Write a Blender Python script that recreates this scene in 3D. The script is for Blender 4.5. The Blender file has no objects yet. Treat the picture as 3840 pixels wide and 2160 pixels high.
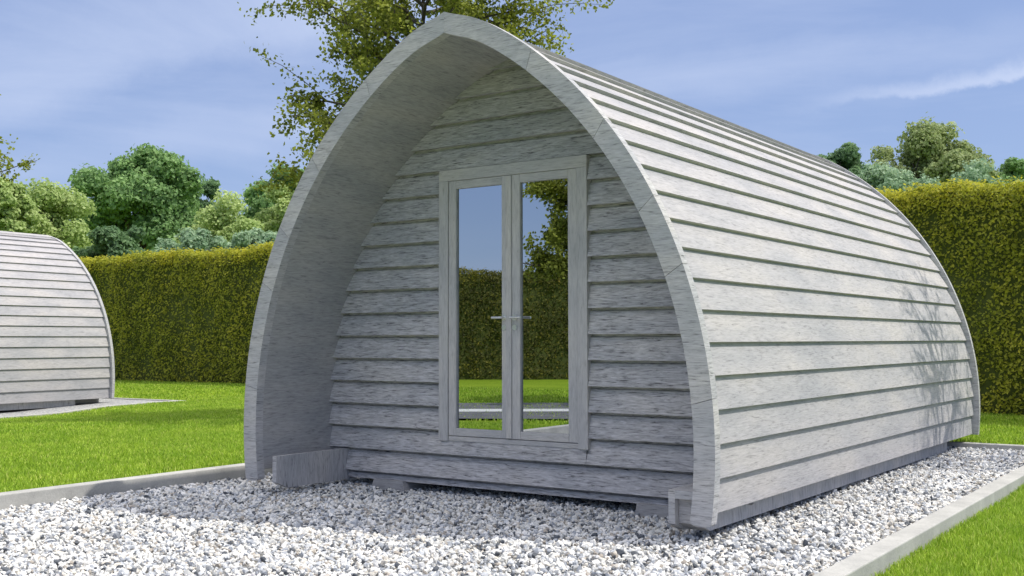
import bpy, math, random
import numpy as np
from mathutils import Matrix, Vector
rng = np.random.default_rng(7)
random.seed(7)
sc = bpy.context.scene
COL = sc.collection

# ---------------------------------------------------------------- camera
cam_d = bpy.data.cameras.new('camera'); cam = bpy.data.objects.new('camera', cam_d); COL.objects.link(cam)
CAM = np.array([4.9201, -6.2000, 1.2000])
CR = np.array([0.82029716, 0.57193416, -0.00197454])
CU = np.array([0.02858477, -0.03754920, 0.99888586])
CF = np.array([-0.57122280, 0.81943967, 0.04715011])
FPX = 4126.68
m = Matrix.Identity(4)
for i in range(3):
    m[i][0] = CR[i]; m[i][1] = CU[i]; m[i][2] = -CF[i]; m[i][3] = CAM[i]
cam.matrix_world = m
cam_d.sensor_width = 36.0; cam_d.lens = FPX / 3840 * 36
cam_d.clip_start = 0.05; cam_d.clip_end = 2000
sc.camera = cam

# ---------------------------------------------------------------- world, sun, exposure
SUN_A, SUN_B = 0.60, 0.33            # shadow of a point at height h falls (-A h, -B h) away
to_sun = Vector((SUN_A, SUN_B, 1.0)).normalized()
elev = math.asin(to_sun.z)
azim = math.atan2(to_sun.x, to_sun.y)   # clockwise from +Y
world = bpy.data.worlds.new("World"); sc.world = world; world.use_nodes = True
wn, wl = world.node_tree.nodes, world.node_tree.links
wn.clear()
def N(nodes, t, **kw):
    n = nodes.new(t)
    for k, v in kw.items():
        if k == 'inp':
            for a, b in v.items(): n.inputs[a].default_value = b
        else: setattr(n, k, v)
    return n
out = N(wn, 'ShaderNodeOutputWorld'); bg = N(wn, 'ShaderNodeBackground', inp={'Strength': 0.15})
sky = N(wn, 'ShaderNodeTexSky', sky_type='NISHITA', sun_disc=False, sun_elevation=elev, sun_rotation=azim,
        altitude=200.0, air_density=1.0, dust_density=0.6, ozone_density=3.0)
tc = N(wn, 'ShaderNodeTexCoord')
# wisps of high cloud: noise drawn out along one bearing of the sky
mp = N(wn, 'ShaderNodeMapping', inp={'Rotation': (0, math.radians(16), math.radians(35)), 'Scale': (1.0, 1.6, 7.5), 'Location': (0.35, 0.1, 1.15)})
nz = N(wn, 'ShaderNodeTexNoise', inp={'Scale': 1.5, 'Detail': 10.0, 'Roughness': 0.62, 'Distortion': 0.5})
rp = N(wn, 'ShaderNodeValToRGB')
rp.color_ramp.elements[0].position = 0.42; rp.color_ramp.elements[0].color = (0, 0, 0, 1)
rp.color_ramp.elements[1].position = 0.66; rp.color_ramp.elements[1].color = (1, 1, 1, 1)
cm = N(wn, 'ShaderNodeMath', operation='MULTIPLY', inp={1: 0.32})
tint = N(wn, 'ShaderNodeMixRGB', blend_type='MIX', inp={'Fac': 0.80, 'Color2': (1.12, 1.46, 2.55, 1)})
mx = N(wn, 'ShaderNodeMixRGB', blend_type='MIX', inp={'Color2': (2.5, 2.9, 3.9, 1)})
# two long cirrus streaks over the trees
def streak(az0, el0, az1, el1, w_lo, w_hi, amp, along0, along1):
    def dv(a, e): a, e = math.radians(a), math.radians(e); return Vector((math.sin(a) * math.cos(e), math.cos(a) * math.cos(e), math.sin(e)))
    a_, b_ = dv(az0, el0), dv(az1, el1); nn_ = a_.cross(b_).normalized()
    if nn_.z < 0: nn_ = -nn_
    tt_ = (b_ - a_).normalized()
    wob = N(wn, 'ShaderNodeTexNoise', inp={'Scale': 4.0, 'Detail': 10.0, 'Roughness': 0.66}); wl.new(tc.outputs['Generated'], wob.inputs['Vector'])
    vd = N(wn, 'ShaderNodeVectorMath', operation='DOT_PRODUCT', inp={1: nn_}); wl.new(tc.outputs['Generated'], vd.inputs[0])
    ad_ = N(wn, 'ShaderNodeMath', operation='MULTIPLY_ADD', inp={1: .08}); wl.new(wob.outputs['Fac'], ad_.inputs[0]); wl.new(vd.outputs['Value'], ad_.inputs[2])
    r_ = N(wn, 'ShaderNodeMapRange', interpolation_type='SMOOTHSTEP', inp={'From Min': .04 - w_lo, 'From Max': .04}); wl.new(ad_.outputs[0], r_.inputs['Value'])
    r2_ = N(wn, 'ShaderNodeMapRange', interpolation_type='SMOOTHSTEP', inp={'From Min': .04 + w_hi, 'From Max': .04}); wl.new(ad_.outputs[0], r2_.inputs['Value'])
    va = N(wn, 'ShaderNodeVectorMath', operation='DOT_PRODUCT', inp={1: tt_}); wl.new(tc.outputs['Generated'], va.inputs[0])
    c0 = a_.dot(tt_); L_ = (b_ - a_).length
    r3_ = N(wn, 'ShaderNodeMapRange', interpolation_type='SMOOTHSTEP', inp={'From Min': c0 + L_ * along0, 'From Max': c0 + L_ * along1}); wl.new(va.outputs['Value'], r3_.inputs['Value'])
    p1 = N(wn, 'ShaderNodeMath', operation='MULTIPLY'); p2 = N(wn, 'ShaderNodeMath', operation='MULTIPLY'); p3 = N(wn, 'ShaderNodeMath', operation='MULTIPLY', inp={1: amp})
    wl.new(r_.outputs[0], p1.inputs[0]); wl.new(r2_.outputs[0], p1.inputs[1]); wl.new(p1.outputs[0], p2.inputs[0]); wl.new(r3_.outputs[0], p2.inputs[1]); wl.new(p2.outputs[0], p3.inputs[0])
    return p3
st = [streak(-60, 11.6, -42.1, 17.2, .035, .09, .42, -.6, .1), streak(-22.3, 11.2, -9.7, 12.9, .007, .016, .85, .0, 1.0), streak(-60, 8.3, -35, 12.5, .03, .03, .22, -.6, .1)]
acc_ = cm
for q_ in st:
    a3 = N(wn, 'ShaderNodeMath', operation='ADD', use_clamp=True); wl.new(acc_.outputs[0], a3.inputs[0]); wl.new(q_.outputs[0], a3.inputs[1]); acc_ = a3
# unseen bright cloud overhead, added as neutral fill light for the shaded wood
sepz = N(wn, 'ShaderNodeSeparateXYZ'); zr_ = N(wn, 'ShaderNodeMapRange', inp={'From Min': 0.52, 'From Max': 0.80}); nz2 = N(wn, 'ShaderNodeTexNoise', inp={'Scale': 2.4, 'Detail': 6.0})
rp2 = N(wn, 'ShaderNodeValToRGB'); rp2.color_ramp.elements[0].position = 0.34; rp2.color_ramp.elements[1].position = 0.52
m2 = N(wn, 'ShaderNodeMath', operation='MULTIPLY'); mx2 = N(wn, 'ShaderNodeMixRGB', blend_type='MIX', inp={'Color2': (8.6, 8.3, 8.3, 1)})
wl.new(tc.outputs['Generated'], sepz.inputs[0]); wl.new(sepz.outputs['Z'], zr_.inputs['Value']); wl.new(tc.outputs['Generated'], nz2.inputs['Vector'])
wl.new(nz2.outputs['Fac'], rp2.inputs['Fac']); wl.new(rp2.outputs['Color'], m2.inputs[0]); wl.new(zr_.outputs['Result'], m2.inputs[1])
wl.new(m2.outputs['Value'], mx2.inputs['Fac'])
wl.new(tc.outputs['Generated'], mp.inputs['Vector']); wl.new(mp.outputs['Vector'], nz.inputs['Vector'])
wl.new(nz.outputs['Fac'], rp.inputs['Fac']); wl.new(rp.outputs['Color'], cm.inputs[0])
wl.new(sky.outputs['Color'], tint.inputs['Color1'])
wl.new(tint.outputs['Color'], mx.inputs['Color1']); wl.new(acc_.outputs['Value'], mx.inputs['Fac'])
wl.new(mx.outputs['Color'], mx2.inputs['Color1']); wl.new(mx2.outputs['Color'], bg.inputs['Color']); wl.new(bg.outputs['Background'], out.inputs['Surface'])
sd = bpy.data.lights.new('sun', 'SUN'); sd.energy = 2.3; sd.angle = math.radians(0.5); sd.color = (1.0, 0.95, 0.86)
sun = bpy.data.objects.new('sun', sd); COL.objects.link(sun)
sun.rotation_euler = to_sun.to_track_quat('Z', 'Y').to_euler(); sun.location = (10, 5, 20)
sc.view_settings.view_transform = 'Standard'; sc.view_settings.look = 'None'
sc.view_settings.exposure = 0.68; sc.view_settings.gamma = 1.0
sc.render.engine = 'CYCLES'
sc.cycles.max_bounces = 6; sc.cycles.diffuse_bounces = 3; sc.cycles.transparent_max_bounces = 8

# ---------------------------------------------------------------- helpers
def link(o, parent=None):
    COL.objects.link(o)
    if parent is not None: o.parent = parent
    return o
def tag(o, label=None, cat=None, group=None, kind=None):
    if label: o['label'] = label
    if cat: o['category'] = cat
    if group: o['group'] = group
    if kind: o['kind'] = kind
    return o
def empty(name, loc=(0, 0, 0), rz=0.0):
    o = bpy.data.objects.new(name, None); o.location = loc; o.rotation_euler = (0, 0, rz); o.empty_display_size = .3
    return link(o)
class MB:
    """collects polygons with uv (metres, u along the grain) and links them as one mesh"""
    def __init__(s): s.v = []; s.f = []; s.uv = []; s.mi = []
    def poly(s, pts, uvs=None, mi=0):
        b = len(s.v); s.v += [tuple(p) for p in pts]; s.f.append(tuple(range(b, b + len(pts))))
        if uvs is None: uvs = [(p[0], p[2]) for p in pts]
        s.uv += list(uvs); s.mi.append(mi)
    def box(s, x0, x1, y0, y1, z0, z1, grain='x', off=None, mi=0, bev=0.0):
        o = off if off is not None else (random.uniform(0, 40), random.uniform(0, 40))
        def uv(p):
            x, y, z = p
            if grain == 'x': return (x + o[0], (z if abs(n[2]) < .5 else y) + o[1])
            if grain == 'y': return (y + o[0], (z if abs(n[2]) < .5 else x) + o[1])
            return (z + o[0], (x if abs(n[0]) < .5 else y) + o[1])
        c = [(x0, y0, z0), (x1, y0, z0), (x1, y1, z0), (x0, y1, z0), (x0, y0, z1), (x1, y0, z1), (x1, y1, z1), (x0, y1, z1)]
        for idx, n in (((0, 1, 5, 4), (0, -1, 0)), ((1, 2, 6, 5), (1, 0, 0)), ((2, 3, 7, 6), (0, 1, 0)), ((3, 0, 4, 7), (-1, 0, 0)), ((4, 5, 6, 7), (0, 0, 1)), ((3, 2, 1, 0), (0, 0, -1))):
            q = [c[i] for i in idx]; s.poly(q, [uv(p) for p in q], mi)
    def prism(s, prof, y0, y1, grain='y', off=None):
        """closed (x,z) profile extruded along y"""
        o = off if off is not None else (random.uniform(0, 40), random.uniform(0, 40))
        n = len(prof); acc = 0
        for i in range(n):
            a, b = prof[i], prof[(i + 1) % n]; L = math.hypot(b[0]-a[0], b[1]-a[1])
            uvs = [(y0, acc), (y1, acc), (y1, acc + L), (y0, acc + L)]
            if grain != 'y': uvs = [(q[1], q[0]) for q in uvs]
            s.poly([(a[0], y0, a[1]), (a[0], y1, a[1]), (b[0], y1, b[1]), (b[0], y0, b[1])], [(u + o[0], w + o[1]) for u, w in uvs]); acc += L
        for y, r in ((y0, 1), (y1, -1)):
            q = [(x, y, z) for x, z in prof][::r]; s.poly(q, [(p[0] + o[0], p[2] + o[1]) for p in q])
    def build(s, name, mats, parent=None, smooth=False, bevel=0.0, merge=False):
        me = bpy.data.meshes.new(name); me.from_pydata(s.v, [], s.f)
        uvl = me.uv_layers.new(name='UVMap'); uvl.data.foreach_set('uv', np.array(s.uv, dtype=np.float32).ravel())
        if not isinstance(mats, (list, tuple)): mats = [mats]
        for mm in mats: me.materials.append(mm)
        me.polygons.foreach_set('material_index', s.mi)
        if merge or bevel:
            import bmesh
            bm = bmesh.new(); bm.from_mesh(me); bmesh.ops.remove_doubles(bm, verts=bm.verts, dist=1e-5)
            bmesh.ops.recalc_face_normals(bm, faces=bm.faces); bm.to_mesh(me); bm.free()
        o = bpy.data.objects.new(name, me); link(o, parent)
        if bevel:
            md = o.modifiers.new('bevel', 'BEVEL'); md.width = bevel; md.segments = 2; md.limit_method = 'ANGLE'
        if smooth: me.polygons.foreach_set('use_smooth', [True] * len(me.polygons))
        return o
def np_mesh(name, verts, faces_flat, nper, mats, rnd=None, midx=None, parent=None, smooth=False):
    """verts (n,3); faces_flat int array; nper vertices per face"""
    me = bpy.data.meshes.new(name); nf = len(faces_flat) // nper
    me.vertices.add(len(verts)); me.vertices.foreach_set('co', np.asarray(verts, dtype=np.float32).ravel())
    me.loops.add(len(faces_flat)); me.loops.foreach_set('vertex_index', np.asarray(faces_flat, dtype=np.int32))
    me.polygons.add(nf); me.polygons.foreach_set('loop_start', np.arange(0, nf * nper, nper, dtype=np.int32))
    me.polygons.foreach_set('loop_total', np.full(nf, nper, dtype=np.int32))
    for mm in mats: me.materials.append(mm)
    if midx is not None: me.polygons.foreach_set('material_index', np.asarray(midx, dtype=np.int32))
    if rnd is not None:
        a = me.attributes.new('rnd', 'FLOAT', 'FACE'); a.data.foreach_set('value', np.asarray(rnd, dtype=np.float32))
    me.update(calc_edges=True)
    me.polygons.foreach_set('use_smooth', np.full(nf, smooth))
    o = bpy.data.objects.new(name, me)
    return link(o, parent)

# ---------------------------------------------------------------- materials
def mat(name):
    mm = bpy.data.materials.new(name); mm.use_nodes = True
    nt = mm.node_tree; nt.nodes.clear()
    o = nt.nodes.new('ShaderNodeOutputMaterial'); p = nt.nodes.new('ShaderNodeBsdfPrincipled')
    nt.links.new(p.outputs[0], o.inputs['Surface'])
    return mm, nt, p, o
def ramp(nt, stops, interp='LINEAR'):
    r = nt.nodes.new('ShaderNodeValToRGB'); cr = r.color_ramp; cr.interpolation = interp
    while len(cr.elements) < len(stops): cr.elements.new(0.5)
    for e, (p, c) in zip(cr.elements, stops): e.position = p; e.color = (*c, 1) if len(c) == 3 else c
    return r
def wood(name, dark, mid, light, strength=0.35, fine=1.0, rough=0.85):
    mm, nt, p, o = mat(name); L = nt.links.new
    tcn = N(nt.nodes, 'ShaderNodeTexCoord')
    mp1 = N(nt.nodes, 'ShaderNodeMapping', inp={'Scale': (11.0, 120 * fine, 1)})
    mp2 = N(nt.nodes, 'ShaderNodeMapping', inp={'Scale': (5.5, 46.0, 1)})
    mp3 = N(nt.nodes, 'ShaderNodeMapping', inp={'Scale': (1.1, 3.0, 1)})
    n1 = N(nt.nodes, 'ShaderNodeTexNoise', inp={'Scale': 1.0, 'Detail': 5.0, 'Roughness': 0.65, 'Distortion': 0.3})
    n2 = N(nt.nodes, 'ShaderNodeTexNoise', inp={'Scale': 1.0, 'Detail': 4.0, 'Roughness': 0.7, 'Distortion': 1.4})
    n3 = N(nt.nodes, 'ShaderNodeTexNoise', inp={'Scale': 1.0, 'Detail': 3.0, 'Roughness': 0.5})
    for a, b in ((mp1, n1), (mp2, n2), (mp3, n3)):
        L(tcn.outputs['UV'], a.inputs['Vector']); L(a.outputs['Vector'], b.inputs['Vector'])
    # grain = .5*n1 + .5*n2
    a1 = N(nt.nodes, 'ShaderNodeMath', operation='MULTIPLY', inp={1: 0.45}); L(n1.outputs['Fac'], a1.inputs[0])
    a2 = N(nt.nodes, 'ShaderNodeMath', operation='MULTIPLY_ADD', inp={1: 0.55}); L(n2.outputs['Fac'], a2.inputs[0]); L(a1.outputs[0], a2.inputs[2])
    rp1 = ramp(nt, [(0.36, dark), (0.46, mid), (0.60, light)]); L(a2.outputs[0], rp1.inputs['Fac'])
    rp3 = ramp(nt, [(0.34, (0.84, 0.86, 0.88)), (0.5, (0.98, 0.98, 0.98)), (0.66, (1.08, 1.06, 1.02))]); L(n3.outputs['Fac'], rp3.inputs['Fac'])
    mu = N(nt.nodes, 'ShaderNodeMixRGB', blend_type='MULTIPLY', inp={'Fac': 1.0}); L(rp1.outputs[0], mu.inputs['Color1']); L(rp3.outputs[0], mu.inputs['Color2'])
    L(mu.outputs[0], p.inputs['Base Color']); p.inputs['Roughness'].default_value = rough
    p.inputs['Specular IOR Level'].default_value = 0.25
    bp = N(nt.nodes, 'ShaderNodeBump', inp={'Strength': strength, 'Distance': 0.006}); L(a2.outputs[0], bp.inputs['Height']); L(bp.outputs[0], p.inputs['Normal'])
    return mm
M = {}
M['cladding'] = wood('weathered_cladding', (0.25, 0.245, 0.25), (0.40, 0.39, 0.40), (0.475, 0.462, 0.472), 0.4)
M['gable'] = wood('weathered_gable', (0.09, 0.09, 0.095), (0.405, 0.40, 0.41), (0.62, 0.615, 0.63), 1.0)
M['trim'] = wood('weathered_trim', (0.16, 0.16, 0.165), (0.425, 0.42, 0.43), (0.55, 0.545, 0.555), 0.6, fine=1.3)
M['lining'] = wood('weathered_lining', (0.23, 0.23, 0.235), (0.37, 0.365, 0.37), (0.46, 0.455, 0.46), 0.25, fine=.8)
M['frame'] = wood('weathered_frame', (0.36, 0.355, 0.35), (0.50, 0.49, 0.49), (0.58, 0.57, 0.565), 0.35)
mm, nt, p, o = mat('mirror_glass'); p.inputs['Base Color'].default_value = (0.50, 0.53, 0.56, 1); p.inputs['Metallic'].default_value = 1.0; p.inputs['Roughness'].default_value = 0.005
M['glass'] = mm
mm, nt, p, o = mat('brushed_metal'); p.inputs['Base Color'].default_value = (0.75, 0.75, 0.74, 1); p.inputs['Metallic'].default_value = 0.9; p.inputs['Roughness'].default_value = 0.35
M['metal'] = mm
mm, nt, p, o = mat('dark_void'); p.inputs['Base Color'].default_value = (0.03, 0.03, 0.035, 1); p.inputs['Roughness'].default_value = 0.9
M['dark'] = mm
def concrete(name, c0, c1):
    mm, nt, p, o = mat(name); L = nt.links.new
    t = N(nt.nodes, 'ShaderNodeTexCoord'); a = N(nt.nodes, 'ShaderNodeTexNoise', inp={'Scale': 3.0, 'Detail': 9.0, 'Roughness': 0.75}); b = N(nt.nodes, 'ShaderNodeTexNoise', inp={'Scale': 90.0, 'Detail': 3.0})
    L(t.outputs['Object'], a.inputs['Vector']); L(t.outputs['Object'], b.inputs['Vector'])
    ad = N(nt.nodes, 'ShaderNodeMath', operation='MULTIPLY_ADD', inp={1: 0.35}); L(b.outputs['Fac'], ad.inputs[0]); L(a.outputs['Fac'], ad.inputs[2])
    r = ramp(nt, [(0.45, c0), (0.9, c1)]); L(ad.outputs[0], r.inputs['Fac']); L(r.outputs[0], p.inputs['Base Color']); p.inputs['Roughness'].default_value = 0.9
    bp = N(nt.nodes, 'ShaderNodeBump', inp={'Strength': 0.4, 'Distance': 0.004}); L(b.outputs['Fac'], bp.inputs['Height']); L(bp.outputs[0], p.inputs['Normal'])
    return mm
M['edging'] = concrete('concrete_edging', (0.30, 0.30, 0.285), (0.50, 0.495, 0.465))
M['asphalt'] = concrete('asphalt', (0.09, 0.09, 0.10), (0.16, 0.16, 0.17))
def rnd_mat(name, stops, rough=0.8, transl=0.0, spec=0.3, interp='LINEAR', extra_noise=None):
    mm, nt, p, o = mat(name); L = nt.links.new
    at = N(nt.nodes, 'ShaderNodeAttribute', attribute_name='rnd')
    r = ramp(nt, stops, interp); L(at.outputs['Fac'], r.inputs['Fac'])
    colr = r.outputs[0]
    if extra_noise:
        t = N(nt.nodes, 'ShaderNodeTexCoord'); a = N(nt.nodes, 'ShaderNodeTexNoise', inp={'Scale': extra_noise[0], 'Detail': 4.0}); L(t.outputs['Object'], a.inputs['Vector'])
        rr = ramp(nt, [(0.35, extra_noise[1]), (0.65, extra_noise[2])]); L(a.outputs['Fac'], rr.inputs['Fac'])
        mu = N(nt.nodes, 'ShaderNodeMixRGB', blend_type='MULTIPLY', inp={'Fac': 1.0}); L(colr, mu.inputs['Color1']); L(rr.outputs[0], mu.inputs['Color2']); colr = mu.outputs[0]
    L(colr, p.inputs['Base Color']); p.inputs['Roughness'].default_value = rough; p.inputs['Specular IOR Level'].default_value = spec
    if transl > 0:
        tr = N(nt.nodes, 'ShaderNodeBsdfTranslucent'); L(colr, tr.inputs['Color'])
        ms = N(nt.nodes, 'ShaderNodeMixShader', inp={'Fac': transl}); L(p.outputs[0], ms.inputs[1]); L(tr.outputs[0], ms.inputs[2]); L(ms.outputs[0], o.inputs['Surface'])
    return mm
M['stone'] = rnd_mat('marble_chips', [(0, (0.66, 0.655, 0.62)), (0.22, (0.80, 0.79, 0.76)), (0.50, (0.62, 0.585, 0.52)), (0.58, (0.34, 0.36, 0.39)), (0.70, (0.54, 0.56, 0.58)), (0.85, (0.10, 0.11, 0.125)), (0.94, (0.40, 0.36, 0.31))], rough=0.75, interp='CONSTANT')
M['grass'] = rnd_mat('grass_blades', [(0, (0.16, 0.27, 0.02)), (0.5, (0.34, 0.52, 0.045)), (0.85, (0.48, 0.66, 0.08)), (1, (0.60, 0.64, 0.18))], rough=0.6, transl=0.35, extra_noise=(1.3, (0.86, 0.9, 0.85), (1.12, 1.06, 1.1)))
M['hedge_leaf'] = rnd_mat('hedge_leaves', [(0, (0.20, 0.22, 0.03)), (0.5, (0.46, 0.47, 0.05)), (0.8, (0.60, 0.57, 0.06)), (1, (0.78, 0.66, 0.09))], transl=0.5, rough=.55, extra_noise=(0.9, (0.8, 0.85, 0.8), (1.15, 1.1, 1.1)))
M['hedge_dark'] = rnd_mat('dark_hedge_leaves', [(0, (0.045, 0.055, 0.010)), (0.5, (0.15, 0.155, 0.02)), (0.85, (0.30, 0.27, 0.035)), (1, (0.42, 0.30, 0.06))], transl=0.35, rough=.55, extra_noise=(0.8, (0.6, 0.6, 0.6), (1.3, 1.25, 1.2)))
mm, nt, p, o = mat('hedge_core'); p.inputs['Base Color'].default_value = (0.08, 0.095, 0.02, 1); p.inputs['Roughness'].default_value = 1; M['hedge_core'] = mm
def leafset(name, lo, hi, transl=0.25):
    mid = tuple((a + b) / 2 for a, b in zip(lo, hi))
    return rnd_mat(name, [(0, lo), (0.55, mid), (1, hi)], transl=max(transl, .45), rough=.6)
M['bark'] = concrete('bark', (0.05, 0.042, 0.032), (0.13, 0.11, 0.09))
# lawn ground
mm, nt, p, o = mat('lawn_ground'); L = nt.links.new
t = N(nt.nodes, 'ShaderNodeTexCoord'); a = N(nt.nodes, 'ShaderNodeTexNoise', inp={'Scale': 55.0, 'Detail': 6.0, 'Roughness': 0.7}); b = N(nt.nodes, 'ShaderNodeTexNoise', inp={'Scale': 0.8, 'Detail': 5.0})
L(t.outputs['Object'], a.inputs['Vector']); L(t.outputs['Object'], b.inputs['Vector'])
r1 = ramp(nt, [(0.3, (0.11, 0.17, 0.012)), (0.55, (0.22, 0.33, 0.022)), (0.75, (0.32, 0.44, 0.035))]); L(a.outputs['Fac'], r1.inputs['Fac'])
r2 = ramp(nt, [(0.35, (0.85, 0.9, 0.8)), (0.65, (1.1, 1.05, 1.1))]); L(b.outputs['Fac'], r2.inputs['Fac'])
mu = N(nt.nodes, 'ShaderNodeMixRGB', blend_type='MULTIPLY', inp={'Fac': 1.0}); L(r1.outputs[0], mu.inputs['Color1']); L(r2.outputs[0], mu.inputs['Color2']); L(mu.outputs[0], p.inputs['Base Color'])
p.inputs['Roughness'].default_value = 0.95; p.inputs['Specular IOR Level'].default_value = 0.1
bp = N(nt.nodes, 'ShaderNodeBump', inp={'Strength': 0.8, 'Distance': 0.03}); L(a.outputs['Fac'], bp.inputs['Height']); L(bp.outputs[0], p.inputs['Normal'])
M['lawn'] = mm
# gravel bed under the stones
mm, nt, p, o = mat('gravel_base'); L = nt.links.new
t = N(nt.nodes, 'ShaderNodeTexCoord'); v = N(nt.nodes, 'ShaderNodeTexVoronoi', inp={'Scale': 32.0}); L(t.outputs['Object'], v.inputs['Vector'])
sp = N(nt.nodes, 'ShaderNodeSeparateColor'); L(v.outputs['Color'], sp.inputs[0])
r1 = ramp(nt, [(0, (0.30, 0.30, 0.29)), (0.5, (0.5, 0.5, 0.48)), (0.8, (0.26, 0.27, 0.29))]); L(sp.outputs[0], r1.inputs['Fac']); L(r1.outputs[0], p.inputs['Base Color']); p.inputs['Roughness'].default_value = 0.95
bp = N(nt.nodes, 'ShaderNodeBump', inp={'Strength': 1.0, 'Distance': 0.02}); bp.invert = True; L(v.outputs['Distance'], bp.inputs['Height']); L(bp.outputs[0], p.inputs['Normal'])
M['gravel'] = mm

# ---------------------------------------------------------------- terrain heights
CTRL = np.array([(-3.1, -3, .05), (-3.1, 1, .05), (-3.1, 4, .055), (-3.0, 7, .06), (0, 7, .055), (2.5, 7, .05), (3.1, 6.9, -.0), (3.2, 5, -.06), (3.1, 3, -.09), (3.1, 0, -.10), (3.1, -3, -.10), (3.1, -6, -.10),
                 (5, -6, -.10), (8, 0, -.10), (7, 6, -.05), (-13.8, 4.8, -.17), (-13.6, 8, -.07), (-14, 0, -.2), (-20, 4, -.15), (-22, 13, .05), (-17, 13.4, .06), (-10, 13, .06), (0, 12, .07), (3, 11, .05), (-7, 5, .03), (-8, 1, .02), (-4, -7, 0), (-14, -20, -.05), (20, 20, 0), (-40, 20, 0), (0, 40, 0), (0, -40, 0), (40, -20, 0)])
def zlawn(x, y):
    x = np.asarray(x, float); y = np.asarray(y, float)
    d2 = (x[..., None] - CTRL[:, 0]) ** 2 + (y[..., None] - CTRL[:, 1]) ** 2 + .3
    w = 1 / d2 ** 1.5
    return (w * CTRL[:, 2]).sum(-1) / w.sum(-1)
BX0, BX1, BY0, BY1 = -2.92, 2.94, -5.2, 6.72          # gravel bed
def zgrav(x, y):
    return -0.055 + 0.045 * np.clip((np.asarray(y, float) - 1.5) / 5.0, 0, 1) + 0 * np.asarray(x, float)
EW = 0.13
# lawn: one grid to the horizon with the bed cut out
def axis(lo, hi, c0, c1, extra):
    a = list(np.arange(c0, c1 + .01, 0.5)) + extra
    s = .5; q = c1
    while q < hi: s *= 1.35; q += s; a.append(q)
    s = .5; q = c0
    while q > lo: s *= 1.35; q -= s; a.append(q)
    return np.unique(np.round(a, 4))
gx = axis(-700, 700, -18, 8, [BX0 - .06, BX1 + .06]); gy = axis(-700, 700, -10, 14, [BY0 - .06, BY1 + .06])
X, Y = np.meshgrid(gx, gy, indexing='ij'); Z = zlawn(X, Y)
nx, ny = X.shape; idx = np.arange(nx * ny).reshape(nx, ny)
F = []
for i in range(nx - 1):
    for j in range(ny - 1):
        cx, cy = (gx[i] + gx[i+1]) / 2, (gy[j] + gy[j+1]) / 2
        if BX0 - .06 < cx < BX1 + .06 and BY0 - .06 < cy < BY1 + .06: continue
        F += [idx[i, j], idx[i+1, j], idx[i+1, j+1], idx[i, j+1]]
lawn = np_mesh('lawn', np.stack([X.ravel(), Y.ravel(), Z.ravel()], 1), F, 4, [M['lawn']], smooth=True)
tag(lawn, kind='structure')
# gravel base sheet
gx2 = np.linspace(BX0 - .01, BX1 + .01, 60); gy2 = np.linspace(BY0 - .01, BY1 + .01, 110)
X, Y = np.meshgrid(gx2, gy2, indexing='ij'); Z = zgrav(X, Y) - .012 + rng.normal(0, .003, X.shape)
idx = np.arange(X.size).reshape(X.shape)
F = np.stack([idx[:-1, :-1], idx[1:, :-1], idx[1:, 1:], idx[:-1, 1:]], -1).ravel()
tag(np_mesh('gravel_bed', np.stack([X.ravel(), Y.ravel(), Z.ravel()], 1), F, 4, [M['gravel']], smooth=True), kind='structure')
# edging kerbs
def edging(x0, x1, y0, y1, z0, ztop, label, zt2=None):
    b = MB(); zt2 = ztop if zt2 is None else zt2
    c = [(x0, y0, z0), (x1, y0, z0), (x1, y1, z0), (x0, y1, z0)]
    along_y = (y1 - y0) > (x1 - x0)
    def top(x, y): return ztop + (zt2 - ztop) * (((y - y0) / (y1 - y0)) if along_y else ((x - x0) / (x1 - x0)))
    t = [(x, y, top(x, y)) for x, y, _ in c]
    for q in ((c[0], c[1], t[1], t[0]), (c[1], c[2], t[2], t[1]), (c[2], c[3], t[3], t[2]), (c[3], c[0], t[0], t[3]), tuple(t), tuple(c[::-1])): b.poly(q)
    o = b.build('concrete_edging', M['edging'], bevel=.008)
    return tag(o, label, 'edging')
edging(BX0 - EW, BX0, BY0 - .0, BY1, -.25, .055, 'pale concrete edging between the gravel and the lawn on the open-porch pod\'s left side', .06)
edging(BX1, BX1 + EW + .01, BY0 - .0, BY1 - .002, -.25, -.018, 'pale concrete edging with a lit top in the bottom right corner beside the foreground grass', .045)
edging(BX0 - EW, BX1 + EW, BY1 + .002, BY1 + EW, -.25, .06, 'shaded concrete edging behind the large pod, at the far end of the gravel', .048)
edging(BX0 - EW, BX1 + EW, BY0 - EW, BY0 - .002, -.25, .05, 'concrete edging at the near end of the gravel, seen in the door glass', -.02)

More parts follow.
